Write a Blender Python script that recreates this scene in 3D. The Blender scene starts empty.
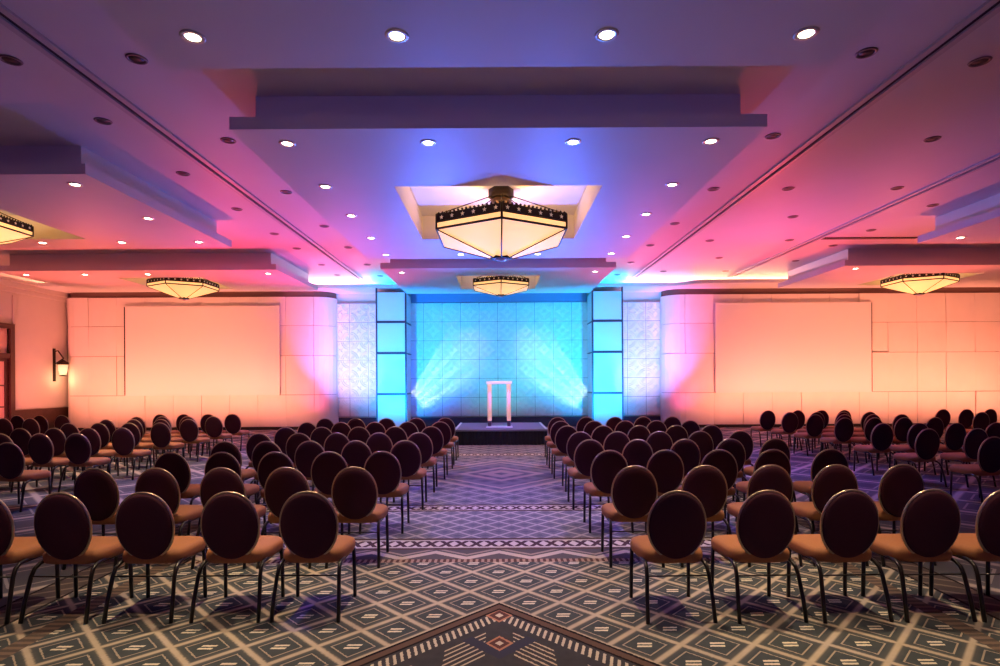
import bpy, math, random
from mathutils import Vector, Matrix
random.seed(7)
S = bpy.context.scene
COL = S.collection
PI = math.pi
MESHES = {}

# ------------------------------------------------------------------ mesh builder
class MB:
    def __init__(s): s.v = []; s.f = []; s.sm = []; s.mi = set(); s.m2 = None
    def add(s, vs, fs, smooth=False, mi=0):
        o = len(s.v); s.v += [tuple(p) for p in vs]
        if mi: s.mi.update(range(len(s.f), len(s.f)+len(fs)))
        for f in fs: s.f.append(tuple(i + o for i in f)); s.sm.append(smooth)
    def box(s, x0, x1, y0, y1, z0, z1, bev=0.0):
        if bev <= 0:
            vs = [(x, y, z) for z in (z0, z1) for y in (y0, y1) for x in (x0, x1)]
            s.add(vs, [(0,2,3,1),(4,5,7,6),(0,1,5,4),(2,6,7,3),(0,4,6,2),(1,3,7,5)])
        else:
            b = bev
            def ring(i, z): return [(x0+i,y0+i+b*(i==0),z),(x0+i+b*(i==0),y0+i,z),(x1-i-b*(i==0),y0+i,z),(x1-i,y0+i+b*(i==0),z),
                                    (x1-i,y1-i-b*(i==0),z),(x1-i-b*(i==0),y1-i,z),(x0+i+b*(i==0),y1-i,z),(x0+i,y1-i-b*(i==0),z)]
            s.loft([ring(b*.6, z0), ring(0, z0+b), ring(0, z1-b), ring(b*.6, z1)], smooth=False)
    def loft(s, rings, smooth=True, cap=True, closed=True):
        n = len(rings[0]); vs = [p for r in rings for p in r]; fs = []
        for k in range(len(rings)-1):
            for i in range(n if closed else n-1):
                j = (i+1) % n
                fs.append((k*n+i, k*n+j, (k+1)*n+j, (k+1)*n+i))
        s.add(vs, fs, smooth)
        if cap:
            o = len(s.v) - len(vs)
            s.f.append(tuple(o+i for i in reversed(range(n)))); s.sm.append(False)
            s.f.append(tuple(o+(len(rings)-1)*n+i for i in range(n))); s.sm.append(False)
    def tube(s, path, r, n=8, closed=False, flat=None):
        P = [Vector(p) for p in path]; rings = []; m = len(P); ref = None
        for i in range(m):
            if closed: t = P[(i+1) % m] - P[i-1]
            else: t = P[min(i+1, m-1)] - P[max(i-1, 0)]
            t.normalize()
            if ref is None:
                ref = Vector((0,0,1)) if abs(t.z) < .9 else Vector((1,0,0))
            u = (ref - t*ref.dot(t)).normalized(); ref = u; w = t.cross(u)
            rr = r[i] if isinstance(r, (list, tuple)) else r
            rings.append([P[i] + u*rr*math.cos(2*PI*k/n) + w*rr*math.sin(2*PI*k/n) for k in range(n)])
        if closed: rings.append(rings[0])
        s.loft(rings, True, cap=not closed)
    def cyl(s, c, r, z0, z1, n=20, r2=None):
        r2 = r if r2 is None else r2
        s.loft([[(c[0]+r*math.cos(2*PI*k/n), c[1]+r*math.sin(2*PI*k/n), z0) for k in range(n)],
                [(c[0]+r2*math.cos(2*PI*k/n), c[1]+r2*math.sin(2*PI*k/n), z1) for k in range(n)]], True)
    def rev(s, prof, n=24, c=(0,0)):
        s.loft([[(c[0]+r*math.cos(2*PI*k/n), c[1]+r*math.sin(2*PI*k/n), z) for k in range(n)] for r, z in prof], True)
    def data(s, name, mat):
        m = bpy.data.meshes.new(name); m.from_pydata(s.v, [], s.f)
        m.polygons.foreach_set('use_smooth', s.sm)
        m.materials.append(mat)
        if s.m2:
            m.materials.append(s.m2)
            for i in s.mi: m.polygons[i].material_index = 1
        import bmesh
        b = bmesh.new(); b.from_mesh(m); bmesh.ops.recalc_face_normals(b, faces=b.faces); b.to_mesh(m); b.free()
        return m
    def obj(s, name, mat, parent=None):
        o = bpy.data.objects.new(name, s.data(name, mat)); COL.objects.link(o)
        if parent: o.parent = parent
        return o

def thing(name, label, cat, loc=(0,0,0), rz=0, group=None):
    o = bpy.data.objects.new(name, None); COL.objects.link(o)
    o.empty_display_size = .1
    o.location = loc; o.rotation_euler = (0,0,rz)
    return tag(o, label, cat, group)
def tag(o, label, cat, group=None):
    o['label'] = label; o['category'] = cat
    if group: o['group'] = group
    return o
def struct(o):
    o['kind'] = 'structure'; return o
def copy_tree(o, parent=None):
    c = o.copy(); COL.objects.link(c)
    if parent: c.parent = parent
    for ch in list(o.children): copy_tree(ch, c)
    return c

# ------------------------------------------------------------------ materials
class E:
    """tiny expression builder over shader math nodes"""
    nt = None
    def __init__(s, x): s.x = x
    @staticmethod
    def op(o, *a, clamp=False):
        n = E.nt.nodes.new('ShaderNodeMath'); n.operation = o; n.use_clamp = clamp
        for i, q in enumerate(a):
            q = q.x if isinstance(q, E) else q
            if isinstance(q, (int, float)): n.inputs[i].default_value = q
            else: E.nt.links.new(q, n.inputs[i])
        return E(n.outputs[0])
    def __add__(s, b): return E.op('ADD', s, b)
    __radd__ = __add__
    def __sub__(s, b): return E.op('SUBTRACT', s, b)
    def __rsub__(s, b): return E.op('SUBTRACT', b, s)
    def __mul__(s, b): return E.op('MULTIPLY', s, b)
    __rmul__ = __mul__
    def __truediv__(s, b): return E.op('DIVIDE', s, b)
    def __abs__(s): return E.op('ABSOLUTE', s)
    def gt(s, b): return E.op('GREATER_THAN', s, b)
    def lt(s, b): return E.op('LESS_THAN', s, b)
    def fr(s): return E.op('FRACT', s)
    def mx(s, b): return E.op('MAXIMUM', s, b)
    def mn(s, b): return E.op('MINIMUM', s, b)
    def within(s, a, b): return s.gt(a) * s.lt(b)
    def smooth(s, a, b):
        n = E.nt.nodes.new('ShaderNodeMapRange'); n.interpolation_type = 'SMOOTHSTEP'
        E.nt.links.new(s.x, n.inputs[0])
        n.inputs[1].default_value = a; n.inputs[2].default_value = b
        return E(n.outputs[0])
def mixc(f, a, b):
    n = E.nt.nodes.new('ShaderNodeMix'); n.data_type = 'RGBA'
    if isinstance(f, (int, float)): n.inputs[0].default_value = f
    else: E.nt.links.new(f.x, n.inputs[0])
    for q, i in ((a, 6), (b, 7)):
        if isinstance(q, tuple): n.inputs[i].default_value = (*q, 1)
        else: E.nt.links.new(q, n.inputs[i])
    return n.outputs[2]

def new_mat(name):
    m = bpy.data.materials.new(name); m.use_nodes = True
    E.nt = m.node_tree
    return m, m.node_tree, m.node_tree.nodes['Principled BSDF']
def coords(kind='Object'):
    n = E.nt.nodes.new('ShaderNodeTexCoord')
    return n.outputs[kind]
def xyz(out):
    n = E.nt.nodes.new('ShaderNodeSeparateXYZ'); E.nt.links.new(out, n.inputs[0])
    return E(n.outputs[0]), E(n.outputs[1]), E(n.outputs[2])
def noise(scale, out=None, detail=3):
    n = E.nt.nodes.new('ShaderNodeTexNoise'); n.inputs['Scale'].default_value = scale; n.inputs['Detail'].default_value = detail
    if out is not None: E.nt.links.new(out, n.inputs['Vector'])
    return E(n.outputs[0])
def bump(nt, b, h, strength, dist):
    n = nt.nodes.new('ShaderNodeBump'); n.inputs['Strength'].default_value = strength; n.inputs['Distance'].default_value = dist
    nt.links.new(h.x, n.inputs['Height']); nt.links.new(n.outputs[0], b.inputs['Normal'])
def mat(name, col, rough=.6, metal=0, spec=.5, vary=.08, scale=40, bmp=0, emit=None, es=0, bdist=.002):
    m, nt, b = new_mat(name)
    b.inputs['Roughness'].default_value = rough; b.inputs['Metallic'].default_value = metal
    b.inputs['Specular IOR Level'].default_value = spec
    nz = noise(scale, coords())
    nt.links.new(mixc(nz, tuple(c*(1-vary) for c in col), tuple(min(1, c*(1+vary)) for c in col)), b.inputs['Base Color'])
    if bmp: bump(nt, b, nz, bmp, bdist)
    if emit:
        b.inputs['Emission Color'].default_value = (*emit, 1); b.inputs['Emission Strength'].default_value = es
    return m

M = {}
M['ceiling'] = mat('ceiling_plaster', (.72,.69,.68), .48, spec=.35, vary=.03, scale=1.5, bmp=.25, bdist=.01)
M['soffit'] = mat('soffit_plaster', (.72,.69,.68), .45, spec=.4, vary=.03, scale=1.5)
M['wall'] = mat('painted_wall', (.66,.60,.55), .6, vary=.03, scale=3)
M['panel'] = mat('fabric_wall_panel', (.76,.71,.66), .75, spec=.2, vary=.05, scale=2.2, bmp=.2)
M['screen'] = mat('projection_screen', (.78,.74,.73), .8, spec=.15, vary=.01)
M['dark'] = mat('black_edge', (.012,.010,.012), .6)
M['wood'] = mat('dark_wood', (.07,.028,.02), .4, vary=.3, scale=12)
M['bronze'] = mat('bronze_metal', (.028,.016,.012), .45, metal=.6, vary=.3, scale=60)
M['frame'] = mat('black_steel', (.018,.012,.014), .28, metal=.35, spec=.6)
M['piping'] = mat('brass_edge', (.55,.42,.30), .28, metal=.8)
M['back'] = mat('maroon_upholstery', (.058,.011,.026), .78, spec=.25, vary=.18, scale=160, bmp=.3, bdist=.001)
M['seat'] = mat('tan_upholstery', (.38,.150,.060), .66, spec=.25, vary=.14, scale=120, bmp=.3, bdist=.001)
M['chrome'] = mat('downlight_trim', (.75,.72,.70), .3, metal=.6)
M['baffle'] = mat('dark_baffle', (.03,.022,.026), .45, spec=.5)
M['dull_trim'] = mat('dull_trim', (.22,.17,.18), .4, metal=.5)
M['lens'] = mat('lit_lamp', (1,.9,.75), .4, emit=(1,.80,.52), es=26)
M['skirt'] = mat('black_skirting_cloth', (.012,.011,.018), .85, vary=.3, scale=20)
M['deck'] = mat('stage_carpet', (.20,.20,.26), .9, spec=.1, vary=.15, scale=120)
M['rail'] = mat('track_rail', (.55,.50,.52), .4, spec=.5)
M['column_panel'] = mat('translucent_column_panel', (.74,.76,.78), .5, spec=.4, vary=.02)
M['column_frame'] = mat('column_frame_metal', (.10,.08,.11), .4, metal=.5)
M['star'] = mat('lit_star_cutout', (.8,.7,.55), .5, emit=(1,.72,.55), es=.16)
M['gold'] = mat('bead_cresting', (.10,.06,.04), .35, metal=.7)
M['tube'] = mat('lit_lectern_column', (.9,.8,.76), .4, emit=(1,.42,.28), es=.62)
M['acrylic'] = mat('frosted_acrylic', (.85,.86,.9), .15, spec=.6)
M['cap'] = mat('lit_lectern_cap', (.9,.85,.9), .3, emit=(1,.75,.85), es=.5)
M['sconce_glow'] = mat('lit_sconce_shade', (.9,.8,.6), .5, emit=(1,.7,.35), es=.9)
M['curtain'] = mat('lit_door_glass', (.75,.50,.40), .3, spec=.5)

def shade_mat():
    m, nt, b = new_mat('alabaster_lit_glass')
    b.inputs['Base Color'].default_value = (.30,.25,.17,1); b.inputs['Roughness'].default_value = .35
    b.inputs['Emission Color'].default_value = (1,.70,.34,1); b.inputs['Emission Strength'].default_value = .27
    tr = nt.nodes.new('ShaderNodeBsdfTranslucent')
    nz = noise(3, coords(), 2)
    nt.links.new(mixc(nz, (.82,.68,.48), (.88,.76,.56)), tr.inputs['Color'])
    ad = nt.nodes.new('ShaderNodeAddShader')
    nt.links.new(b.outputs[0], ad.inputs[0]); nt.links.new(tr.outputs[0], ad.inputs[1])
    nt.links.new(ad.outputs[0], nt.nodes['Material Output'].inputs['Surface'])
    return m
M['shade'] = shade_mat()

def carpet_mat():
    m, nt, b = new_mat('patterned_carpet')
    b.inputs['Roughness'].default_value = .95; b.inputs['Specular IOR Level'].default_value = .1
    co = coords(); X, Y, Z = xyz(co)
    wob = noise(55, co, 2)*.012-.006
    x = X + wob; y = Y + wob
    def lattice(P, cx, cy, line, inn, dash=True, k=1.0):
        u = (x-cx+(y-cy)*k)/P; v = (x-cx-(y-cy)*k)/P
        da = (u+.5).fr()-.5; db = (v+.5).fr()-.5
        mm = abs(da).mx(abs(db))
        li = mm.smooth(.5-line-.03, .5-line*.45)
        inner = mm.within(inn, inn+.030)
        if not dash: return li, inner, None, mm
        dx = (da+db)*(P/2); dy = (da-db)*(P/2)
        sx = dx - dy*.3
        d1 = abs(sx).lt(.047)*abs(abs(dy)-.019).lt(.0105)
        return li, inner, d1, mm
    nz = noise(14, co, 4)
    cream = mixc(nz, (.42,.34,.265), (.56,.46,.37))
    slate = mixc(nz, (.046,.055,.066), (.078,.088,.100))
    brown = (.105,.062,.055); dark = (.016,.011,.014)
    # field of diamonds with an outline and two dashes each
    li, inner, da, mm = lattice(.4625, -.235, 4.28, .058, .285)
    halo = mm.smooth(.30, .46)
    field = mixc(halo*.42, slate, (.15,.135,.125))
    field = mixc(inner*.75, field, cream)
    field = mixc(li, field, cream)
    field = mixc(da, field, (.72,.64,.52))
    # woven chain columns and dark guide lines that frame the side aisles
    ax = abs(x-.02)
    chain = (y*14).fr().lt(.5)
    field = mixc(ax.within(3.04,3.17), field, mixc(chain*.8, (.10,.075,.07), (.22,.15,.12)))
    side_li = ((y+ax*.6)*5.5).fr().lt(.22)
    side = mixc(side_li*.7, (.08,.06,.065), (.22,.17,.15))
    field = mixc(ax.within(3.46,3.76), field, side)
    field = mixc(abs(ax-3.46).lt(.014), field, dark)
    field = mixc(abs(ax-3.76).lt(.014), field, dark)
    # side fields: finer, paler diamonds
    sl, si, sd, sm = lattice(1.15, 0, 9.0, .05, .28, False)
    outer = mixc(sm.smooth(.1,.5)*.5, (.075,.075,.10), (.15,.13,.16))
    outer = mixc(si*.6, outer, (.4,.35,.35)); outer = mixc(sl*.9, outer, (.46,.38,.36))
    field = mixc(ax.gt(3.775), field, outer)
    # cross aisles: the finer lattice and the bands that run across
    fl, fi, fd, fm = lattice(.30, 0, 6.6, .075, .20, False)
    fine = mixc(fm.smooth(.1,.5)*.6, (.16,.16,.19), (.30,.28,.30))
    fine = mixc(fi*.45, fine, (.52,.47,.44)); fine = mixc(fl*.85, fine, (.60,.53,.48))
    gl, gi, gd, gm = lattice(.46, 0, 10.2, .065, .24, False)
    far = mixc(gm.smooth(.1,.5)*.7, (.12,.12,.16), (.24,.22,.26))
    far = mixc(gi*.6, far, (.50,.45,.45)); far = mixc(gl*.7, far, (.44,.38,.40))
    med = abs(x-.05)/1.75 + abs(y-10.25)/1.75
    far = mixc(med.lt(1.0), far, mixc(gm.smooth(.1,.45)*.5, (.13,.13,.17), (.30,.27,.30)))
    for a, w in ((1.0,.045),(.80,.03),(.40,.05),(.16,.08)):
        far = mixc(abs(med-a).lt(w), far, (.42,.33,.32))
    inside = ax.lt(3.46)
    c = mixc(y.within(5.98,7.34)*inside, field, fine)
    c = mixc(y.gt(7.62)*ax.lt(3.04), c, far)
    def xband(c, y0, y1):
        t = (y-y0)/(y1-y0)
        px = (x/.155).fr()
        d = abs(px-.5)*2
        zig = abs(abs(t-.5)*2-d)
        strip = mixc(zig.gt(.34), (.085,.045,.055), (.68,.60,.54))
        strip = mixc(E.op('MAXIMUM', t.lt(.13), t.gt(.87)), strip, (.60,.52,.47))
        c = mixc(y.within(y0, y1)*inside, c, strip)
        for yy in (y0-.035, y1+.035):
            c = mixc(abs(y-yy).lt(.03)*inside, c, brown)
        return c
    # dotted chain and zigzag between field and band
    zz = abs((x/.62).fr()-.5)*2
    t = (y-5.27)/.36
    zone = mixc(abs(t-zz*.55-.25).lt(.13), (.10,.09,.095), (.52,.43,.36))
    zone = mixc(abs(t-zz*.55-.55).lt(.06), zone, (.34,.26,.22))
    c = mixc(y.within(5.27,5.64)*inside, c, zone)
    dots = (x/.055).fr().lt(.5)
    c = mixc(abs(y-5.29).lt(.045)*inside, c, mixc(dots, (.10,.05,.045), (.36,.24,.19)))
    c = xband(c, 5.70, 5.98); c = xband(c, 7.36, 7.62); c = xband(c, 12.75, 13.05)
    # big diamond medallion by the camera
    axm = abs(x-.0)
    T = (4.28 - y - axm)*.7071; s = (axm - y)*.7071
    mf = mixc(nz, (.042,.042,.054), (.075,.068,.080))
    lad = ((x*0+axm - y*.25)/.046).fr()
    mf = mixc(T.within(.115,.215)*lad.lt(.42), mf, (.60,.52,.43))
    st = (T/.042).fr().lt(.30)
    blk = ((s+.02)/.62).fr().within(.30,.78)
    mf = mixc(T.within(.28,.52)*E.op('MAXIMUM', axm.within(.09,.34), axm.within(.52,.80))*st, mf, (.56,.46,.36))
    mf = mixc(T.within(.27,.66)*(1-blk)*abs(((s+.02)/.62).fr()-.04).lt(.10), mf, (.05,.05,.085))
    st2 = (T/.09).fr().lt(.15)
    mf = mixc(T.gt(.72)*st2, mf, (.40,.31,.25))
    for yy, w in ((4.05,.10),(3.62,.09)):
        dd = axm + abs(y-yy)*.85
        mf = mixc(dd.lt(w), mf, (.46,.22,.15)); mf = mixc(dd.lt(w*.75), mf, (.11,.05,.05)); mf = mixc(dd.lt(w*.32), mf, (.6,.5,.42))
    mf = mixc(T.within(0.0,.022), mf, dark)
    mf = mixc(T.within(.022,.075), mf, (.13,.078,.066)); mf = mixc(T.within(.075,.095), mf, dark)
    c = mixc(T.gt(0), c, mf)
    nt.links.new(c, b.inputs['Base Color'])
    bump(nt, b, noise(420, co, 2), .35, .004)
    return m
M['carpet'] = carpet_mat()

def tile_mat():
    m, nt, b = new_mat('embossed_wall_tiles')
    b.inputs['Roughness'].default_value = .42; b.inputs['Specular IOR Level'].default_value = .45
    co = coords(); X, Y, Z = xyz(co)
    u = (X/.675+50).fr(); v = ((Z-.40)/.69+20).fr()
    seam = E.op('MAXIMUM', abs(u-.5).gt(.491), abs(v-.5).gt(.491))
    nt.links.new(mixc(seam, (.74,.74,.75), (.07,.07,.09)), b.inputs['Base Color'])
    return m
M['tile'] = tile_mat()

def glass_mat():
    m, nt, b = new_mat('smoked_clear_panel')
    b.inputs['Base Color'].default_value = (.9,.95,1,1); b.inputs['Roughness'].default_value = .03
    b.inputs['Transmission Weight'].default_value = 1; b.inputs['IOR'].default_value = 1.1
    return m

# ------------------------------------------------------------------ room shell
H0 = 5.18; H1 = 4.68; LIP = 4.83
XL, XR, YB, YF = -15.5, 17.9, 20.7, -6.0
b = MB(); b.box(XL-.3, XR+.3, YF-.3, YB+.3, -.2, 0); struct(b.obj('floor', M['carpet']))
b = MB(); b.box(XL-.3, XR+.3, YF-.3, YB+.3, H0, H0+.2); struct(b.obj('ceiling', M['ceiling']))
b = MB(); b.box(XL, XR, YB, YB+.2, 0, H0); struct(b.obj('wall_back', M['wall']))
b = MB(); b.box(XR, XR+.2, YF, YB, 0, H0); struct(b.obj('wall_right', M['wall']))
b = MB(); b.box(XL, XR, YF-.2, YF, 0, H0); struct(b.obj('wall_front', M['wall']))
# side wall on the left with a tall glazed door
DY0, DY1, DZ = 16.25, 17.90, 3.42
b = MB()
b.box(XL-.2, XL, YF, DY0, 0, H0); b.box(XL-.2, XL, DY1, YB, 0, H0); b.box(XL-.2, XL, DY0, DY1, DZ, H0)
struct(b.obj('wall_left', M['wall']))
b = MB()
for z0, z1, d in ((0,.76,.025),(.76,.83,.05)): b.box(XL, XL+d, DY1+.16, YB, z0, z1)
for z0, z1, d in ((0,.76,.025),(.76,.83,.05)): b.box(XL, XL+d, YF, DY0-.16, z0, z1)
struct(b.obj('trim_1', M['wood']))          # dado
b = MB()                                     # crown moulding, stepped
for z0, z1, d in ((4.60,4.75,.06),(4.75,4.92,.14),(4.92,H0,.24)): b.box(XL, XL+d, YF, YB, z0, z1)
for y0, y1 in ((DY0-.9, DY0-.75),(DY1+.12, DY1+.26)): b.box(XL, XL+.05, y0, y1, DZ+.16, 4.5)
b.box(XL, XL+.04, DY0-.4, DY0-.2, 3.7, 4.35)
struct(b.obj('trim_2', M['wall']))
d = struct(bpy.data.objects.new('door_1', None)); COL.objects.link(d)
b = MB()
b.box(XL-.1, XL+.07, DY0-.16, DY0, 0, DZ+.16); b.box(XL-.1, XL+.07, DY1, DY1+.16, 0, DZ+.16); b.box(XL-.1, XL+.07, DY0, DY1, DZ, DZ+.16)
b.box(XL-.1, XL+.06, DY0, DY1, 2.48, 2.64)
b.obj('door_frame', M['wood'], d)
b = MB()
for y0, y1 in ((DY0, (DY0+DY1)/2-.01), ((DY0+DY1)/2+.01, DY1)):
    b.box(XL-.08, XL-.02, y0, y0+.12, 0, 2.48); b.box(XL-.08, XL-.02, y1-.12, y1, 0, 2.48)
    b.box(XL-.08, XL-.02, y0+.12, y1-.12, 0, .3); b.box(XL-.08, XL-.02, y0+.12, y1-.12, 2.38, 2.48)
    for z in (.95, 1.62): b.box(XL-.075, XL-.025, y0+.12, y1-.12, z-.02, z+.02)
b.box(XL-.075, XL-.025, (DY0+DY1)/2-.03, (DY0+DY1)/2+.03, 2.64, DZ)
b.obj('door_leaf', M['wood'], d)
b = MB(); b.box(XL-.06, XL-.045, DY0, DY1, .02, DZ); b.obj('door_glass', M['curtain'], d)

# ------------------------------------------------------------------ dropped ceiling boxes
def ring_prism(bm, o, h, z0, z1):
    """rectangular plate o with a rectangular hole h (x0,x1,y0,y1)"""
    def rect(r): return [(r[0],r[2]),(r[1],r[2]),(r[1],r[3]),(r[0],r[3])]
    A, B = rect(o), rect(h)
    vs = [(x,y,z) for z in (z0,z1) for x,y in A+B]
    fs = []
    for i in range(4):
        j = (i+1) % 4
        fs += [(i,j,j+4,i+4), (i+8,i+12,j+12,j+8), (i,i+8,j+8,j), (i+4,j+4,j+12,i+12)]
    bm.add(vs, fs)
def soffit(x0, x1, y0, y1, hole):
    bm = MB(); ins = .22
    ring_prism(bm, (x0,x1,y0,y1), hole, H1, LIP)
    ring_prism(bm, (x0+ins,x1-ins,y0+ins,y1-ins), (hole[0],hole[1],hole[2],hole[3]), LIP, H0)
    return struct(bm.obj('ceiling_soffit', M['soffit']))
CX = .02
soffit(CX-3.17, CX+3.17, -1.75, 5.40, (CX-1.6, CX+1.6, .2, 3.4))
soffit(CX-3.19, CX+3.19, 6.70, 13.84, (CX-1.6, CX+1.6, 8.69, 11.94))
soffit(CX-3.13, CX+3.13, 15.0, 19.35, (CX-1.2, CX+1.2, 16.1, 18.4))
soffit(-13.4, -5.9, 8.10, 12.55, (-10.95, -8.55, 9.2, 11.75))
soffit(-13.4, -5.9, 15.05, 18.55, (-10.85, -8.45, 16.1, 18.1))
soffit(9.30, 16.6, 8.10, 12.50, (11.5, 13.9, 9.2, 11.75))
soffit(9.20, 16.6, 14.95, 18.55, (11.5, 13.9, 16.1, 18.1))
# partition tracks: two pale rails beside a dark slot
for i, x in enumerate((-4.66, 4.66, 7.92)):
    b = MB()
    b.box(x-.11, x-.035, YF, 19.2, H0-.03, H0); b.box(x+.035, x+.11, YF, 19.2, H0-.03, H0)
    struct(b.obj('trim_%d' % (3+2*i), M['rail']))
    b = MB(); b.box(x-.035, x+.035, YF, 19.2, H0-.006, H0); struct(b.obj('trim_%d' % (4+2*i), M['dark']))
b = MB(); b.box(8.06, 10.4, 13.95, 14.08, H0-.02, H0); struct(b.obj('trim_9', M['dark']))

# cove ledge along the back
def ledge_path():
    p = [(XL,18.75),(-6.9,18.75)]
    p += [(-6.9+.9*(a/8), 18.75+.55*(.5-.5*math.cos(PI*a/8))) for a in range(1,9)]
    p += [(5.95,19.3)]
    p += [(5.95+.9*(a/8), 19.3-.55*(.5-.5*math.cos(PI*a/8))) for a in range(1,9)]
    p += [(XR,18.75)]
    return p
b = MB(); P = ledge_path()
for (xa,ya),(xb,yb) in zip(P[:-1], P[1:]):
    vs = [(xa,ya,4.90),(xb,yb,4.90),(xb,YB,4.90),(xa,YB,4.90),(xa,ya,5.02),(xb,yb,5.02),(xb,YB,5.02),(xa,YB,5.02)]
    b.add(vs, [(0,3,2,1),(4,5,6,7),(0,1,5,4),(2,3,7,6)])
struct(b.obj('trim_10', M['ceiling']))

# side walls of the stage end: padded panels on a bowed wall
def panel_wall(name, pts, rows, top):
    """pts: plan polyline (x,y); panels laid along it in rows"""
    L = [0]
    for a, c in zip(pts[:-1], pts[1:]): L.append(L[-1] + math.dist(a, c))
    def at(s):
        s = max(0, min(L[-1], s))
        for k in range(len(L)-1):
            if s <= L[k+1]+1e-9:
                t = (s-L[k])/(L[k+1]-L[k]); break
        a, c = pts[k], pts[k+1]
        dx, dy = c[0]-a[0], c[1]-a[1]; n = math.hypot(dx, dy)
        return (a[0]+dx*t, a[1]+dy*t), (dy/n, -dx/n)
    bm = MB(); rnd = random.Random(11 if 'left' in name else 23)
    n = round(L[-1]/1.03); w = L[-1]/n
    for k in range(n):
        for r in range(len(rows)-1):
            z0, z1 = rows[r]+.007, rows[r+1]-.007
            s0, s1 = k*w+.006, (k+1)*w-.006
            t0 = rnd.uniform(.01, .05) * (rnd.random() < .45); t1 = rnd.uniform(.01, .05) * (rnd.random() < .30)
            grid = []; nu = 7
            for j in range(4):
                row = []
                for i in range(nu):
                    (x, y), (nx, ny) = at(s0+(s1-s0)*i/(nu-1))
                    e = .025 + (t0*(1-j/3)+t1*(j/3)) - (.012 if i in (0, nu-1) else 0)
                    row.append((x+nx*e, y+ny*e, z0+(z1-z0)*j/3))
                grid.append(row)
            vs = [p for row in grid for p in row]
            fs = [(j*nu+i, j*nu+i+1, (j+1)*nu+i+1, (j+1)*nu+i) for j in range(3) for i in range(nu-1)]
            # returns to the backing along the four edges
            o = len(vs); rim = [(0,i) for i in range(nu)] + [(j,nu-1) for j in range(1,4)] + [(3,i) for i in range(nu-2,-1,-1)] + [(j,0) for j in range(2,0,-1)]
            for j, i in rim:
                (x, y), (nx, ny) = at(s0+(s1-s0)*i/(nu-1)); vs.append((x-nx*.03, y-ny*.03, grid[j][i][2]))
            m_ = len(rim)
            for q in range(m_):
                a_, b_ = rim[q], rim[(q+1) % m_]
                fs.append((a_[0]*nu+a_[1], o+q, o+(q+1) % m_, b_[0]*nu+b_[1]))
            bm.add(vs, fs)
    o = struct(bm.obj(name, M['panel']))
    bk = MB()
    N = 60; M.setdefault('backing', mat('brown_backing', (.16,.09,.075), .8))
    fr = [at(L[-1]*i/N) for i in range(N+1)]
    bk.loft([[(p[0]-q[0]*.028, p[1]-q[1]*.028, z) for p, q in fr] for z in (0, 4.90)], False, cap=False, closed=False)
    bk.loft([[(p[0]-q[0]*a, p[1]-q[1]*a, 4.895) for p, q in fr] for a in (.028, .3)], False, cap=False, closed=False)
    struct(bk.obj(name+'_backing', M['backing']))
    return o
ROWS = [.10, 1.23, 2.62, 3.68, 4.70]
def arc(cx, cy, r, a0, a1, n=8): return [(cx+r*math.cos(a0+(a1-a0)*i/n), cy+r*math.sin(a0+(a1-a0)*i/n)) for i in range(n+1)]
D = 20.0
R_ = .62
left_pts = [(XL+.12, D+.25)] + arc(XL+.5, D+.38, .38, -PI*.95, -PI/2, 4)[1:] + arc(-6.48, D+R_, R_, -PI/2, 0, 8)
panel_wall('wall_panelled_left', left_pts, ROWS, 4.70)
right_pts = arc(6.55, D+R_-.06, R_, PI, PI*1.5, 8) + [(XR-.05, D-.06)]
panel_wall('wall_panelled_right', right_pts, ROWS, 4.70)
b = MB(); b.box(XL+.3, -6.5, D-.05, D+.02, 0, .10); struct(b.obj('baseboard_left', M['dark']))
b = MB(); b.box(6.6, XR, D-.11, D-.04, 0, .10); struct(b.obj('baseboard_right', M['dark']))

# tiled back wall between the panelled walls
for i, (x0, x1) in enumerate(((-6.0,-4.2), (-4.2,4.3), (4.3,6.1))):
    b = MB(); b.box(x0, x1, 20.6, YB, .40, 4.54)
    o = struct(b.obj('wall_tiled_%s' % ('left','centre','right')[i], M['tile']))
def ribbon(bm, path, w, h, y, clip):
    L = []
    for i, (px, pz) in enumerate(path):
        a = path[max(i-1,0)]; c = path[min(i+1,len(path)-1)]
        dx, dz = c[0]-a[0], c[1]-a[1]; n = math.hypot(dx,dz) or 1
        L.append((px,pz,-dz/n,dx/n))
    x0, x1, z0, z1 = clip
    L = [q for q in L if x0 <= q[0] <= x1 and z0 <= q[1] <= z1]
    if len(L) < 2: return
    rings = [[(x+nx*w,y,z+nz*w),(x+nx*w*.45,y-h,z+nz*w*.45),(x-nx*w*.45,y-h,z-nz*w*.45),(x-nx*w,y,z-nz*w)] for x,z,nx,nz in L]
    bm.loft(rings, False, cap=True, closed=False)
M['relief'] = mat('wall_relief_plaster', (.74,.74,.75), .42, spec=.45, vary=.02)
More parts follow.
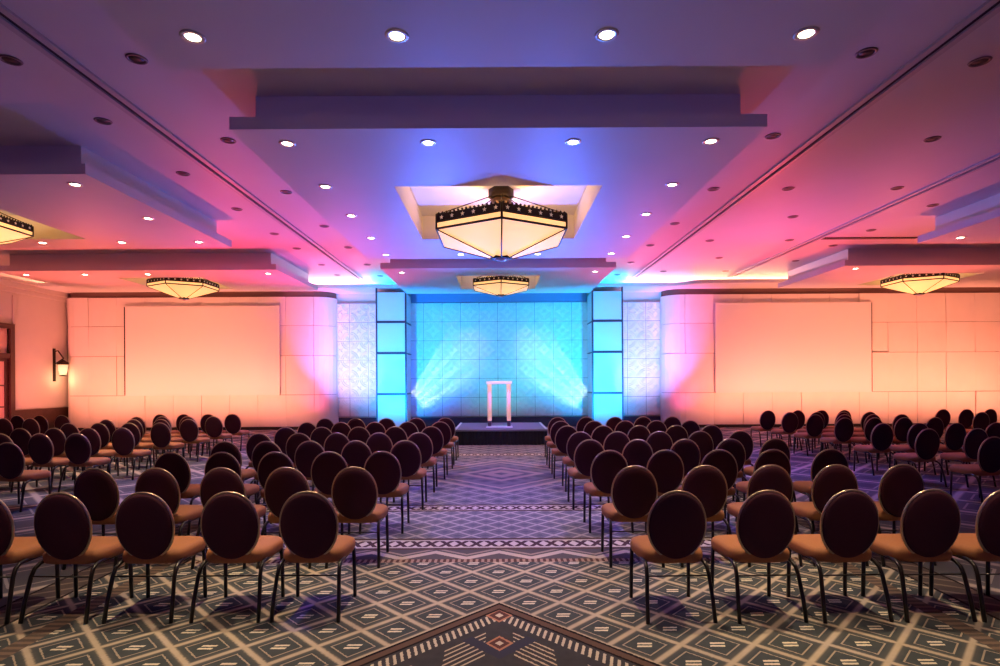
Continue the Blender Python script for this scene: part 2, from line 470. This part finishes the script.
for i, (x0, x1) in enumerate(((-6.0,-4.2), (-3.15,3.25), (4.3,6.1))):
    b = MB(); tw, th = .675, .69
    for kx in range(-10, 10):
        for kz in range(6):
            ox = kx*tw; oz = .40+kz*th
            if ox+tw < x0 or ox > x1: continue
            clip = (max(x0,ox)+.012, min(x1,ox+tw)-.012, oz+.012, oz+th-.012)
            for cx, cz, sx, sz in ((ox,oz,1,1),(ox+tw,oz,-1,1),(ox,oz+th,1,-1),(ox+tw,oz+th,-1,-1)):
                for rad in (.315,.250):
                    ribbon(b, [(cx+sx*rad*math.cos(PI/2*q/10), cz+sz*rad*math.sin(PI/2*q/10)) for q in range(11)], .020, .030, 20.6, clip)
                for sg in (1,-1):   # a leaf on the diagonal, two bowed sides
                    pth = []
                    for q in range(9):
                        t = q/8; d_ = .05+.165*t; o_ = sg*.036*math.sin(PI*t)
                        pth.append((cx+sx*(d_*.7071-o_*.7071), cz+sz*(d_*.7071+o_*.7071)))
                    ribbon(b, pth, .015, .026, 20.6, clip)
            mx_, mz_ = ox+tw/2, oz+th/2
            for a_ in (PI/4, 3*PI/4):
                ribbon(b, [(mx_+math.cos(a_)*q, mz_+math.sin(a_)*q) for q in (-.10,-.05,0,.05,.10)], .020, .030, 20.6, clip)
    struct(b.obj('wall_relief_%s' % ('left','centre','right')[i], M['relief']))
b = MB(); b.box(-3.15, 3.25, 20.6, YB, 4.56, 4.92); struct(b.obj('trim_11', mat('shade_tinted_header', (.16,.20,.38), .5)))  # header colour darkened to stand in for the shade of the recess
b = MB(); b.box(-6.0, 6.1, 20.63, YB, 0, .36); struct(b.obj('baseboard_back', mat('navy_plinth', (.035,.045,.11), .6)))

# columns beside the stage: pale panels held in a dark frame
def column(name, x0, x1, side):
    b = MB(); y0 = 19.43; y1 = 20.6; zs = [0, 1.25, 2.66, 3.73, 4.78]
    for z0, z1 in zip(zs[:-1], zs[1:]):
        b.box(x0+.02, x1-.02, y0, y1, z0+.03, z1-.03)
    o = struct(b.obj(name, M['column_panel']))
    f = MB()
    for z in zs[1:-1]: f.box(x0, x1, y0-.012, y0+.05, z-.04, z+.04)
    for z in zs[1:-1]:
        xx = x1-.03 if side < 0 else x0
        f.box(xx, xx+.03, y0+.05, y1, z-.012, z+.012)
    for x in (x0-.01, x1-.04): f.box(x, x+.05, y0-.02, y0+.05, 0, 4.78 if (x < x0) == (side > 0) else 4.90)
    f.box(x0+.05, x1-.05, y0+.06, y1-.05, .0, 4.72)
    struct(f.obj(name.replace('column', 'column_frame'), M['column_frame']))
column('column_left', -4.18, -3.15, -1)
column('column_right', 3.25, 4.30, 1)

# projection screens hung on the panelled walls
def screen(x0, x1, y, label):
    t = thing('projection_screen', label, 'screen', ((x0+x1)/2, y, 1.255))
    w = (x1-x0)/2; h = 3.09
    b = MB(); b.box(-w, w, -.045, -.02, 0, h); b.obj('screen_surface', M['screen'], t)
    for q in (-1, 1):
        dk = q == (-1 if x0 < 0 else 1); e = .035 if dk and q < 0 else .022
        b = MB(); b.box(min(q*w, q*(w+e)), max(q*w, q*(w+e)), -.055, .0, -.01, h+.02); b.obj('side_edge', M['dark'] if dk else M['screen'], t)
    for z in (h, -.03):
        b = MB(); b.box(-w, w, -.055, -.015, z, z+.03); b.obj('rail', M['screen'], t)
screen(-13.12, -7.70, 19.94, 'blank pale projection screen on the panelled wall left of the stage')
screen(7.66, 13.12, 19.88, 'blank pale projection screen on the panelled wall right of the stage')

# iron bracket lantern on the left wall
t = thing('wall_sconce', 'black iron bracket lantern glowing on the pink side wall by the panelled corner', 'wall lamp', (XL, 19.72, 1.75))
b = MB(); b.box(0, .03, -.05, .05, .0, 1.15); b.tube([(.03,0,1.05),(.15,0,1.07),(.34,0,.80)], .022); b.tube([(.03,0,.60),(.34,0,.80)], .02); b.obj('bracket', M['bronze'], t)
b = MB(); b.rev([(.02,.76),(.17,.66),(.19,.60),(.15,.58)], 6, (.32,0)); b.rev([(.10,.18),(.13,.20),(.02,.23)], 6, (.32,0)); b.obj('lantern_cap', M['bronze'], t)
b = MB(); b.rev([(.10,.23),(.14,.40),(.15,.58)], 6, (.32,0)); b.obj('lantern_glass', M['sconce_glow'], t)

# ------------------------------------------------------------------ stage
t = thing('stage_riser', 'low square stage platform with black pleated skirt in front of the tiled wall', 'stage', (.07, 14.8, 0))
b = MB(); b.box(-1.22, 1.22, 0, 2.5, .36, .406); b.obj('deck', M['deck'], t)
b = MB(); pts = []
def pleat(xa, ya, xb, yb, n):
    r = []
    for i in range(n):
        s = i/n; dx, dy = xb-xa, yb-ya; l = math.hypot(dx, dy); nx, ny = dy/l, -dx/l
        o = .018*math.sin(i*PI*.5)
        r.append((xa+dx*s+nx*o, ya+dy*s+ny*o))
    return r
loop = pleat(-1.2,.02,1.2,.02,96) + pleat(1.2,.02,1.2,2.48,80) + pleat(1.2,2.48,-1.2,2.48,80) + pleat(-1.2,2.48,-1.2,.02,80)
b.loft([[(x,y,z) for x,y in loop] for z in (0.0,.18,.385)], True, cap=False); b.obj('skirt', M['skirt'], t)
for sx in (-1.2, 1.2):
    b = MB(); b.box(sx-.03, sx+.03, -.01, 2.51, .404, .412); b.obj('edge_strip', M['rail'], t)

t = thing('lectern', 'open lectern of two glowing pink columns under a white top on the stage', 'lectern', (.03, 15.6, .406))
b = MB(); b.box(-.36, .36, -.24, .24, .006, .03, .006); b.obj('base_plate', M['acrylic'], t)
for sx in (-1, 1):
    b = MB(); b.cyl((sx*.265, 0), .055, .18, 1.19); b.obj('glowing_column', M['tube'], t)
    b = MB(); b.cyl((sx*.265, 0), .05, .02, .18); b.obj('column_foot', M['column_frame'], t)
b = MB(); b.box(-.35, .35, -.2, .2, 1.19, 1.27, .012); b.obj('top', M['cap'], t)

# ------------------------------------------------------------------ chandeliers
def hexpt(r, k, z): a = -PI/2 + k*PI/3; return Vector((r*math.cos(a), r*math.sin(a), z))
def chandelier(x, y, R, zr, k, drop, label, top=H0):
    t = thing('chandelier', label, 'chandelier', (x, y, zr))
    # zr: height of the lower rim; everything below is relative
    t_ = .008
    zs0 = .105*k; zb0 = .115*k; zb1 = .245*k
    for i in range(6):
        a, c = hexpt(R, i, 0), hexpt(R, i+1, 0)
        n = ((a+c)/2).normalized()
        # white glass strip
        b = MB(); q = [a, c, c+Vector((0,0,zs0)), a+Vector((0,0,zs0))]
        b.add([p for p in q]+[p-n*t_ for p in q], [(0,1,2,3),(7,6,5,4),(0,4,5,1),(2,6,7,3),(1,5,6,2),(0,3,7,4)]); b.obj('glass_strip', M['shade'], t)
        # pierced metal band with a row of stars
        b = MB(); q = [a+Vector((0,0,zb0)), c+Vector((0,0,zb0)), c+Vector((0,0,zb1)), a+Vector((0,0,zb1))]
        b.add([p for p in q]+[p-n*.015 for p in q], [(0,1,2,3),(7,6,5,4),(0,4,5,1),(2,6,7,3),(1,5,6,2),(0,3,7,4)])
        m = 15
        for j in range(m+1):
            p = a.lerp(c, (j+.5)/(m+1)) + Vector((0,0,zb1+.016*k)) - n*.007
            b.add([p+Vector(v)*(.026*k) for v in ((1,0,0),(0,1,0),(-1,0,0),(0,-1,0),(0,0,1),(0,0,-1))],
                  [(0,1,4),(1,2,4),(2,3,4),(3,0,4),(1,0,5),(2,1,5),(3,2,5),(0,3,5)], True)
        tx = (c-a).normalized(); b.m2 = M['star']
        for j in range(6):
            p = a.lerp(c, (j+.5)/6) + Vector((0,0,(zb0+zb1)/2)) + n*.004
            pts = [p + tx*(rr*math.cos(PI/2+q*PI/5)) + Vector((0,0,rr*math.sin(PI/2+q*PI/5))) for q, rr in ((q, (.042 if q % 2 == 0 else .018)*k) for q in range(10))]
            b.add([p]+pts, [(0,1+q,1+(q+1) % 10) for q in range(10)], mi=1)
        b.obj('metal_band', M['bronze'], t)
    r2 = .17*k
    for i in range(6):
        a, c = hexpt(R*.99, i, -.012), hexpt(R*.99, i+1, -.012); a2, c2 = hexpt(r2, i, -drop), hexpt(r2, i+1, -drop)
        b = MB(); q = [a, c, c2, a2]; q2 = [p+Vector((0,0,.01)) for p in q]
        b.add(q+q2, [(0,3,2,1),(4,5,6,7),(0,1,5,4),(2,3,7,6),(1,2,6,5),(3,0,4,7)]); b.obj('glass_panel', M['shade'], t)
        b = MB(); b.tube([a, a2], .014*k, 6); b.obj('rib', M['bronze'], t)
        b = MB(); b.tube([hexpt(R, i, -.012), hexpt(R, i, zb1)], .020*k, 6); b.obj('corner_post', M['bronze'], t)
        b = MB(); b.tube([hexpt(R*.98, i, zb1), hexpt(.13, i, top-zr-.12)], .009, 6); b.obj('support_rod', M['bronze'], t)
    b = MB(); b.tube([hexpt(R, i, 0) for i in range(6)], .021*k, 6, True); b.tube([hexpt(R, i, zs0+.005) for i in range(6)], .012*k, 6, True); b.obj('rim', M['bronze'], t)
    b = MB(); b.rev([(r2*1.12,-drop+.035),(r2*1.2,-drop+.02),(r2*1.2,-drop-.01),(r2*1.0,-drop-.02)], 6); fin = b.obj('bottom_plate', M['bronze'], t)
    b = MB(); b.rev([(r2*.85,-drop-.02),(r2*.5,-drop-.045),(.02,-drop-.06)], 6); b.obj('glass_tip', M['acrylic'], fin)
    h = top-zr
    b = MB(); b.rev([(.23*k**.5,h),(.23*k**.5,h-.16),(.17,h-.16),(.17,h-.145)], 6); b.obj('canopy_box', M['bronze'], t)
    b = MB(); b.rev([(.19,h-.16),(.19,h-.26),(.08,h-.28)], 6); b.obj('canopy_star_plate', M['gold'], t)
    return t
CH = [
    (.075, 10.32, 1.285, 4.295, 1.0, .375, 'largest hexagonal glass and iron chandelier hanging over the aisle'),
    (.105, 17.25, .95, 4.525, .77, .23, 'small hexagonal chandelier hanging in front of the tiled stage wall'),
    (-9.80, 10.45, .95, 4.53, .77, .30, 'hexagonal chandelier hanging over the outer left block of chairs'),
    (-9.49, 17.1, .95, 4.53, .77, .30, 'hexagonal chandelier in front of the left projection screen'),
    (12.68, 17.0, .95, 4.53, .77, .30, 'hexagonal chandelier in front of the right projection screen'),
]
for c in CH: chandelier(*c)

# ------------------------------------------------------------------ recessed ceiling fittings
ORD = 'first second third fourth fifth sixth seventh eighth ninth tenth'.split()
def lit_light(x, y, z, label, group, proto=[None]):
    if proto[0] is None:
        t = thing('downlight', label, 'downlight', (x,y,z), 0, group)
        b = MB(); b.rev([(.062,-.001),(.066,-.010),(.095,-.010),(.105,-.001)], 24); b.obj('trim_ring', M['chrome'], t)
        b = MB(); b.rev([(.001,-.006),(.045,-.009),(.062,-.004),(.062,-.001)], 20); b.obj('lamp', M['lens'], t)
        proto[0] = t
    else:
        t = copy_tree(proto[0]); t.location = (x,y,z); t['label'] = label; t['group'] = group
    return t
def dark_fitting(x, y, z, label, group, proto=[None]):
    if proto[0] is None:
        t = thing('ceiling_fitting', label, 'ceiling fitting', (x,y,z), 0, group)
        b = MB(); b.rev([(.078,-.001),(.082,-.012),(.098,-.012),(.108,-.001)], 24); b.obj('trim_ring', M['dull_trim'], t)
        b = MB(); b.rev([(.001,-.003),(.080,-.003),(.080,-.001)], 20); b.obj('baffle', M['baffle'], t)
        proto[0] = t
    else:
        t = copy_tree(proto[0]); t.location = (x,y,z); t['label'] = label; t['group'] = group
    return t
XS = (-2.63, -.86, .96, 2.69)
SPOTS = []
for i, x in enumerate(XS):
    lit_light(x, 4.9, H1, 'bright downlight, %s from left, in the frontmost row on the ceiling' % ORD[i], 'lit downlights in the near ceiling box'); SPOTS.append((x,4.9))
for i, x in enumerate(XS):
    lit_light(x, 7.1, H1, 'lit downlight, %s from left, in the row before the big chandelier' % ORD[i], 'lit downlights around the big chandelier'); SPOTS.append((x,7.1))
for y, w in ((8.67,'first'),(10.2,'second'),(11.78,'third')):
    for x, sd in ((-2.63,'left'),(2.69,'right')):
        lit_light(x, y, H1, 'lit downlight, %s of three down the %s side of the big chandelier' % (w, sd), 'lit downlights around the big chandelier'); SPOTS.append((x,y))
for i, x in enumerate(XS):
    lit_light(x, 13.35, H1, 'lit downlight, %s from left, in the row behind the big chandelier' % ORD[i], 'lit downlights around the big chandelier'); SPOTS.append((x,13.35))
for i, x in enumerate((-2.63,2.69)):
    lit_light(x, 15.55, H1, 'small lit downlight at the %s front corner of the stage ceiling box' % ('left','right')[i], 'lit downlights over the stage'); SPOTS.append((x,15.55))
for (x, y), w in (((-6.36,8.52),'at the near corner'),((-6.36,10.3),'midway along the aisle edge'),((-6.36,12.04),'first from the aisle in the back row'),
                  ((-8.0,12.04),'second from the aisle in the back row'),((-9.69,12.04),'third from the aisle in the back row')):
    lit_light(x, y, H1, 'lit downlight %s of the near left ceiling box' % w, 'lit downlights in the left boxes'); SPOTS.append((x,y))
for i, x in enumerate((-6.32,-9.64,-11.37,-12.99)):
    lit_light(x, 15.58, H1, 'lit downlight, %s from the aisle, in the box before the left screen' % ORD[i], 'lit downlights in the left boxes'); SPOTS.append((x,15.58))
lit_light(9.86, 12.03, H1, 'lit downlight at the back corner of the near right ceiling box', 'lit downlights in the right boxes'); SPOTS.append((9.86,12.03))
lit_light(9.72, 15.34, H1, 'lit downlight at the front corner of the box before the right screen', 'lit downlights in the right boxes'); SPOTS.append((9.72,15.34))
DARK = [(-5.25, 'between the left track and the left ceiling boxes', (6.11,7.54,9.45,11.4,13.31,14.79,16.86,18.5)),
        (-3.88, 'between the left track and the centre boxes', (6.1,8.17,10.4,12.68,14.71,16.87,18.7)),
        (3.97, 'between the centre boxes and the first right track', (6.06,8.12,10.36,12.63,14.65,16.78,18.72)),
        (5.34, 'just right of the first right track', (6.24,10.36,14.2,18.18)),
        (6.36, 'midway between the two right tracks', (8.25,12.15,16.2)),
        (7.34, 'just left of the second right track', (10.36,14.19,18.18)),
        (8.79, 'right of the second right track', (11.4,13.28,14.79,16.66))]
for x, w, ys in DARK:
    for i, y in enumerate(ys):
        dark_fitting(x, y, H0, 'dark unlit fitting %s, %s from the camera' % (w, ORD[i]), 'dark ceiling fittings')
dark_fitting(10.9, 14.77, H0, 'dark unlit fitting behind the right cross slot, above the right screen box', 'dark ceiling fittings').location = (10.9, 14.3, H0)

# ------------------------------------------------------------------ chairs
def oval(w, h, n, cx=0, cz=0, e=2.0):
    r = []
    for k in range(n):
        a = 2*PI*k/n; c, s_ = math.cos(a), math.sin(a)
        egg = 1 - .05*s_*-1 if s_ < 0 else 1
        r.append((cx + w*math.copysign(abs(c)**(2/e), c)*(1 if s_ > 0 else 1-.07*s_*s_), cz + h*math.copysign(abs(s_)**(2/e), s_)))
    return r
def make_chair():
    t = thing('banquet_chair', 'x', 'chair')
    # local: rear feet on y = 0, facing +y
    b = MB(); rings = []
    def foot(inset, z, dome=0):
        r = []
        for k in range(36):
            a = 2*PI*k/36; c, s_ = math.cos(a), math.sin(a); e = 4.2
            x = math.copysign(abs(c)**(2/e), c); y = math.copysign(abs(s_)**(2/e), s_)
            wx = .235 + .012*y
            r.append((x*(wx-inset), .325 + y*(.225-inset), z))
        return r
    for ins, z in ((.030,.374),(.008,.381),(.0,.405),(.0,.435),(.008,.455),(.030,.469),(.08,.477),(.17,.481)): rings.append(foot(ins, z))
    b.loft(rings, True); b.obj('seat', M['seat'], t)
    # oval padded back, leaning away from the seat
    N = 40; lean = math.radians(6)
    def place(p, d):  # p = (x,z) in the plane of the back, d = offset to the front
        z = p[1]; return (p[0], .118 - (z-.40)*math.sin(lean) + d*math.cos(lean), .40 + (z-.40)*math.cos(lean) + d*math.sin(lean))
    def ring(k, d): return [place(p, d) for p in oval(.205*k, .247*k, N, 0, .654, 2.08)]
    b = MB(); b.loft([ring(.45,-.031), ring(.75,-.029), ring(.90,-.025), ring(.965,-.016), ring(.985,-.004), ring(.985,.008), ring(.95,.022), ring(.85,.032), ring(.5,.038)], True)
    bk = b.obj('backrest', M['back'], t)
    b = MB(); b.tube(ring(1.0, 0.0), .0095, 6, True); b.obj('metal_edge', M['piping'], bk)
    for sx in (-1, 1):
        x = .212*sx
        b = MB(); b.tube([(x*1.11,0,0),(x*1.09,.028,.14),(x*1.04,.07,.30),(x*1.02,.095,.352),(x*1.0,.135,.376),(x*.99,.19,.386),(x*.985,.32,.386)], .0145, 8)
        b.obj('rear_leg', M['frame'], t)
        b = MB(); b.tube([(x*1.04,.47,.384),(x*1.05,.475,.20),(x*1.06,.48,0)], .0145, 8); b.obj('front_leg', M['frame'], t)
        b = MB(); b.tube([(x*.40,.22,.384),(x*.40,.17,.384),(x*.40,.150,.42),(x*.40,.146,.50)], .011, 8); b.obj('back_support', M['frame'], t)
    b = MB(); b.tube([(-.212,.47,.378),(.212,.47,.378)], .010, 6); b.tube([(-.212,.19,.376),(.212,.19,.376)], .010, 6)
    for sx in (-1,1): b.tube([(sx*.212,.14,.378),(sx*.216,.475,.378)], .010, 6)
    b.obj('seat_frame', M['frame'], t)
    b = MB(); b.tube([(-.222,.068,.305),(.222,.068,.305)], .0055, 6); b.obj('stretcher', M['frame'], t)
    return t
CHAIR = make_chair(); first = [True]; rnd = random.Random(5)
def chair(x, y, rz, label, group):
    t = CHAIR if first[0] else copy_tree(CHAIR); first[0] = False
    t.location = (x, y, 0); t.rotation_euler = (0,0,math.radians(rz + rnd.uniform(-1.5,1.5)))
    t['label'] = label; t['group'] = group; t['category'] = 'chair'
YR = [3.95, 5.09, 6.24, 7.39, 8.54, 9.69, 10.84, 11.99]
LX = [[-1.36, -1.92, -2.53, -3.12, -3.68], [-1.32, -1.94, -2.53, -3.13, -3.69], [-1.3, -1.89, -2.49, -3.09, -3.66], [-1.23, -1.88, -2.49, -3.06, -3.61], [-1.21, -1.82, -2.46, -3.04, -3.65], [-1.16, -1.78, -2.41, -3.05, -3.67], [-1.12, -1.75, -2.38, -3.04, -3.69], [-1.13, -1.75, -2.39, -3.04, -3.7]]
RX = [[1.26, 1.89, 2.48, 3.05, 3.58], [1.24, 1.88, 2.48, 3.07, 3.68], [1.24, 1.86, 2.46, 3.06, 3.7], [1.21, 1.84, 2.46, 3.06, 3.65], [1.25, 1.81, 2.45, 3.07, 3.68], [1.19, 1.81, 2.43, 3.07, 3.67], [1.21, 1.85, 2.45, 3.05, 3.7], [1.27, 1.88, 2.49, 3.09, 3.71]]
for r in range(8):
    for c in range(5):
        chair(LX[r][c], YR[r], -1, 'oval-backed maroon chair, %s from centre aisle, %s row from stage, left centre block' % (ORD[c], ORD[7-r]), 'chairs in the left centre block')
        chair(RX[r][c], YR[r]-(.05 if r == 0 else .02), 1, 'oval-backed maroon chair, %s from centre aisle, %s row from stage, right centre block' % (ORD[c], ORD[7-r]), 'chairs in the right centre block')
OL = [(7.40,[-6.49]),(8.72,[-6.56,-7.14,-7.75]),(9.78,[-6.56,-7.15,-7.75,-8.34]),(10.95,[-6.60,-7.20,-7.80,-8.38]),(12.0,[-6.62,-7.21,-7.80,-8.38]),(12.92,[-6.55,-7.14,-7.73,-8.32]),(13.85,[-6.55,-7.15,-7.75,-8.33])]
OR = [(7.45,[6.60]),(8.72,[6.70,7.46]),(9.85,[6.76,7.40,8.05,8.75]),(11.3,[6.98,7.58,8.18,8.80]),(12.35,[6.98,7.62,8.25,8.88]),(13.3,[6.92,7.55,8.18,8.8]),(14.15,[6.80,7.55,8.15,8.72])]
for blk, sd, rz in ((OL,'left',-3),(OR,'right',6)):
    for r, (y, xs) in enumerate(blk):
        for c, x in enumerate(xs):
            chair(x, y, rz, 'oval-backed maroon chair, %s from side aisle, %s row from the screen, outer %s block' % (ORD[c], ORD[6-r], sd), 'chairs in the outer %s block' % sd)
for y, xs, w in ((12.6,[-10.5,-11.1],'second'),(13.72,[-10.65,-11.2,-11.75],'first')):
    for c, x in enumerate(xs):
        chair(x, y, -4, 'oval-backed maroon chair, %s from its aisle, %s row from the screen, far left block' % (ORD[c], w), 'chairs in the far left block')
for y, xs, w in ((12.95,[11.15],'second'),(14.27,[11.3,11.9,12.5],'first')):
    for c, x in enumerate(xs):
        chair(x, y, 5, 'oval-backed maroon chair, %s from its aisle, %s row from the screen, far right block' % (ORD[c], w), 'chairs in the far right block')

# ------------------------------------------------------------------ lights
def lamp(kind, name, loc, target, power, col, size=.05, angle=60, blend=.6, sy=None):
    l = bpy.data.lights.new(name, kind); l.energy = power; l.color = col
    if kind == 'SPOT': l.spot_size = math.radians(angle); l.spot_blend = blend; l.shadow_soft_size = size
    elif kind == 'POINT': l.shadow_soft_size = size
    elif kind == 'AREA':
        l.size = size
        if sy: l.shape = 'RECTANGLE'; l.size_y = sy
        l.spread = math.radians(angle)
    o = bpy.data.objects.new(name, l); COL.objects.link(o); o.location = loc
    if target is not None:
        o.rotation_euler = (Vector(target)-Vector(loc)).to_track_quat('-Z', 'Y').to_euler()
    return o
ORANGE = (1,.275,.155); PINK = (1,.05,.10); MAG = (1,.06,.40); BLUE = (.06,.16,1); CYAN = (0,.36,1); TEAL = (0,.62,.80); VIO = (.27,.075,.9)
WARM = (1,.74,.44)
for x, y in SPOTS:
    lamp('SPOT', 'downlight_beam', (x,y,H1-.03), (x,y-(.8 if y < 5 else .3),0), 380 if y < 5 else 130 if abs(x) < 4 else 300 if x < 0 and y < 13 else 60, WARM, .035, 56 if y < 5 else 70, .8)
for x in (-2.63, 2.69):
    lamp('SPOT', 'downlight_beam', (x,3.35,H1-.03), (x*1.1,3.4,0), 240, WARM, .035, 60, .8)
for x, y, R, zr, k, dr, lb in CH:
    big = k == 1
    lamp('POINT', 'chandelier_uplight', (x,y,zr+.40*k), None, 58 if big else 20, (1,.42,.035), .08)
    for a in (-150, -30, 90):
        a = math.radians(a)
        lamp('POINT', 'chandelier_bulb', (x+.46*R*math.cos(a), y+.46*R*math.sin(a), zr-.07*k), None, 15 if big else (6 if y > 17.2 else 7.5), (1,.68,.36), .05)
# orange washers along the panelled walls
for i in range(6):
    x = -14.3 + i*1.4
    lamp('SPOT', 'wall_washer', (x,17.6,.15), (x,20.0,2.7), 430, ORANGE, .05, 110, 1)
for i in range(8):
    x = 7.6 + i*1.4
    lamp('SPOT', 'wall_washer', (x,17.6,.15), (x,20.0,2.7), 430, ORANGE, .05, 110, 1)
# curved ends
for sx, x in ((-1,-6.2),(1,6.3)):
    lamp('SPOT', 'wall_washer', (x-sx*.1,18.6,.15), (x+sx*.25,20.1,1.6), 110, MAG, .05, 60, 1)
    lamp('SPOT', 'wall_washer', (x-sx*.1,18.6,.15), (x+sx*.25,20.1,3.7), 1500, MAG, .05, 40, 1)
    lamp('SPOT', 'wall_washer', (sx*4.8,18.9,.15), (sx*5.85,20.4,2.7), 330, BLUE, .05, 60, 1)
    lamp('SPOT', 'wall_washer', (sx*5.1,18.0,.15), (sx*5.1,20.6,2.6), 430, (.82,.42,.85), .05, 62, 1)
lamp('SPOT', 'wall_washer', (XL+1.3,15.6,.2), (XL,17.8,2.6), 520, (1,.16,.19), .05, 90, 1)
# columns
for x in (-3.68, 3.78):
    lamp('SPOT', 'column_washer', (x,15.9,.12), (x,19.43,2.6), 3000, CYAN, .05, 76, .9)
# tiled wall
for x, c, p in ((-2.5,(.0,.13,1),640),(-1.2,(.0,.36,1),170),(0,(0,.66,.66),400),(1.3,(.03,.48,1),290),(2.5,(.0,.50,1),440)):
    lamp('SPOT', 'wall_washer', (x,17.5,.10), (x,20.6,3.4), p*1.0, c, .05, 92, 1)
for x in (-.95, 1.15):
    lamp('SPOT', 'lavender_spot', (x*.6,13.3,4.6), (x,20.6,2.9), 420, (.75,.45,1), .05, 13, 1)
lamp('SPOT', 'deck_spot', (.5,13.3,4.6), (.05,16.2,.4), 900, (.30,.18,1), .05, 40, 1)
# ceiling washers by the stage end
for x, tx, pc in ((-12.5,-11,(1,.13,.10)),(-8.5,-6.2,PINK),(8.5,6.2,PINK),(12.5,11,(1,.13,.09))):
    lamp('SPOT', 'ceiling_washer', (x,17.5,.2), (tx,14.6,5), 1550, pc, .08, 76, 1)
for x, tx in ((-4.9,-4.5),(5,4.6)):
    lamp('SPOT', 'ceiling_washer', (x,18.6,.2), (tx,15,5), 1100, MAG, .08, 70, 1)
for x, tx in ((-1.9,-.8),(1.9,.9)):
    lamp('SPOT', 'ceiling_washer', (x,18.4,.2), (tx,11.5,5), 3000, BLUE, .08, 50, 1)
for x, tx in ((-2.2,-5.6),(2.2,8.6)):
    lamp('SPOT', 'ceiling_washer', (x,18.4,.2), (tx,10.5,5), 1500, (.14,.14,1), .08, 44, 1)
for x, tx in ((-2.2,-5.8),(2.2,9.0)):
    lamp('SPOT', 'ceiling_washer', (x,18.4,.2), (tx,16.8,4.9), 500, (.35,.15,1), .08, 36, 1)
# violet fill added over the aisle carpet, placed where the unlit fittings sit
for x, y, tx, ty in ((-3.88,12.68,-.6,9.5),(3.97,12.63,.6,9.5),(-3.88,8.17,-.4,7.0),(3.97,8.12,.4,7.0),(-5.28,9.45,-5.2,9.0),(5.34,10.36,5.4,9.5),(-5.28,14.79,-5,13),(5.34,14.2,5.2,12.5)):
    lamp('SPOT', 'violet_fill', (x,y,5.14), (tx,ty,0), 640, (.22,.17,1), .06, 60, 1)
# cove strips on the ledge
for x0, x1, y, c, p in ((-15.2,-7,20.2,(1,.40,.22),420),(-7,-4.6,20.3,(1,.36,.60),80),(-4.6,-3.2,20.3,TEAL,40),(-3,3,20.3,CYAN,60),(3.3,4.7,20.3,TEAL,40),(4.7,7,20.3,(1,.36,.60),80),(7,17.8,20.2,(1,.40,.22),380)):
    lamp('AREA', 'cove_strip', ((x0+x1)/2,y,5.045), ((x0+x1)/2,y-1.0,5.25), p, c, x1-x0, 170, .04, .04)
# added indigo fill from behind the camera, aimed forward at the ceiling boxes
for x in (-11,-5.5,0,5.5,11):
    lamp('SPOT', 'rear_fill', (x,-4.0,.2), (x*.9,8,4.3), 120, VIO, .08, 62, 1)
lamp('POINT', 'sconce_bulb', (XL+.32,19.72,1.80), None, 5, (1,.7,.3), .05)
# added ceiling spots; their fan pattern stands in for beams from floor lamps
def beam(loc, target, power, col, ang, side):
    """added spot whose gobo draws the fan of rays"""
    o = lamp('SPOT', 'gobo_spot', loc, target, power, col, .004, ang, .1)
    l = o.data; l.use_nodes = True; nt = l.node_tree; E.nt = nt
    em = next(n for n in nt.nodes if n.type == 'EMISSION')
    X, Y, Z = xyz(coords('Normal'))
    D_ = (Vector(target)-Vector(loc)).length
    px = (X/Z)*(-D_*side); py = (Y/Z)*(-D_)            # metres on the target plane, mirrored for the other side
    qx = px + 2.23; qy = py + 1.61                       # from the foot of the fan
    rr = E.op('SQRT', qx*qx+qy*qy); a = E.op('ARCTAN2', qy, qx)
    rays = (E.op('SINE', a*100)*.5+.5).smooth(.25,.95)*.75 + (E.op('SINE', a*38+.6)*.5+.5).smooth(.4,1.0)*.8 + .22
    fan = a.smooth(.37,.44)*(1-a.smooth(.99,1.07))
    start = rr.smooth(1.05,1.18)
    fall = start*(1-rr.smooth(1.2,4.2))*.75 + start*(1-rr.smooth(1.15,1.85))*.9
    nt.links.new((rays*fan*fall).x, em.inputs['Strength'])
beam((-.9,13.2,4.55), (-1.45,20.6,2.0), 1900, (.85,1,.90), 36, 1)
beam((1.0,13.2,4.55), (1.55,20.6,2.0), 1900, (.85,1,.90), 36, -1)
# narrow blue pin spots that catch the carpet by the aisle
for x, y, tx, ty in ((-3.88,6.1,-1.3,4.12),(-3.88,8.17,-1.36,8.95),(3.96,8.12,3.9,5.6)):
    lamp('SPOT', 'blue_pin_spot', (x,y,5.14), (tx,ty,0), 520, (.06,.04,1), .03, 7, .7)

# ------------------------------------------------------------------ world, camera, view
w = bpy.data.worlds.new('World'); S.world = w; w.use_nodes = True
w.node_tree.nodes['Background'].inputs[0].default_value = (.05,.04,.09,1); w.node_tree.nodes['Background'].inputs[1].default_value = .2
cam = bpy.data.cameras.new('Camera'); co = bpy.data.objects.new('Camera', cam); COL.objects.link(co)
co.location = (0,0,1.68); co.rotation_euler = (PI/2, .0055, 0)
cam.sensor_width = 36; cam.lens = 565*36/1000; cam.shift_x = .002; cam.shift_y = .048
cam.clip_start = .05; cam.clip_end = 100
S.camera = co
S.view_settings.view_transform = 'Standard'; S.view_settings.look = 'None'
S.view_settings.exposure = 0; S.view_settings.gamma = 1; S.view_settings.use_curve_mapping = False
S.cycles.use_denoising = True
S.cycles.max_bounces = 6; S.cycles.diffuse_bounces = 4; S.cycles.sample_clamp_indirect = 4
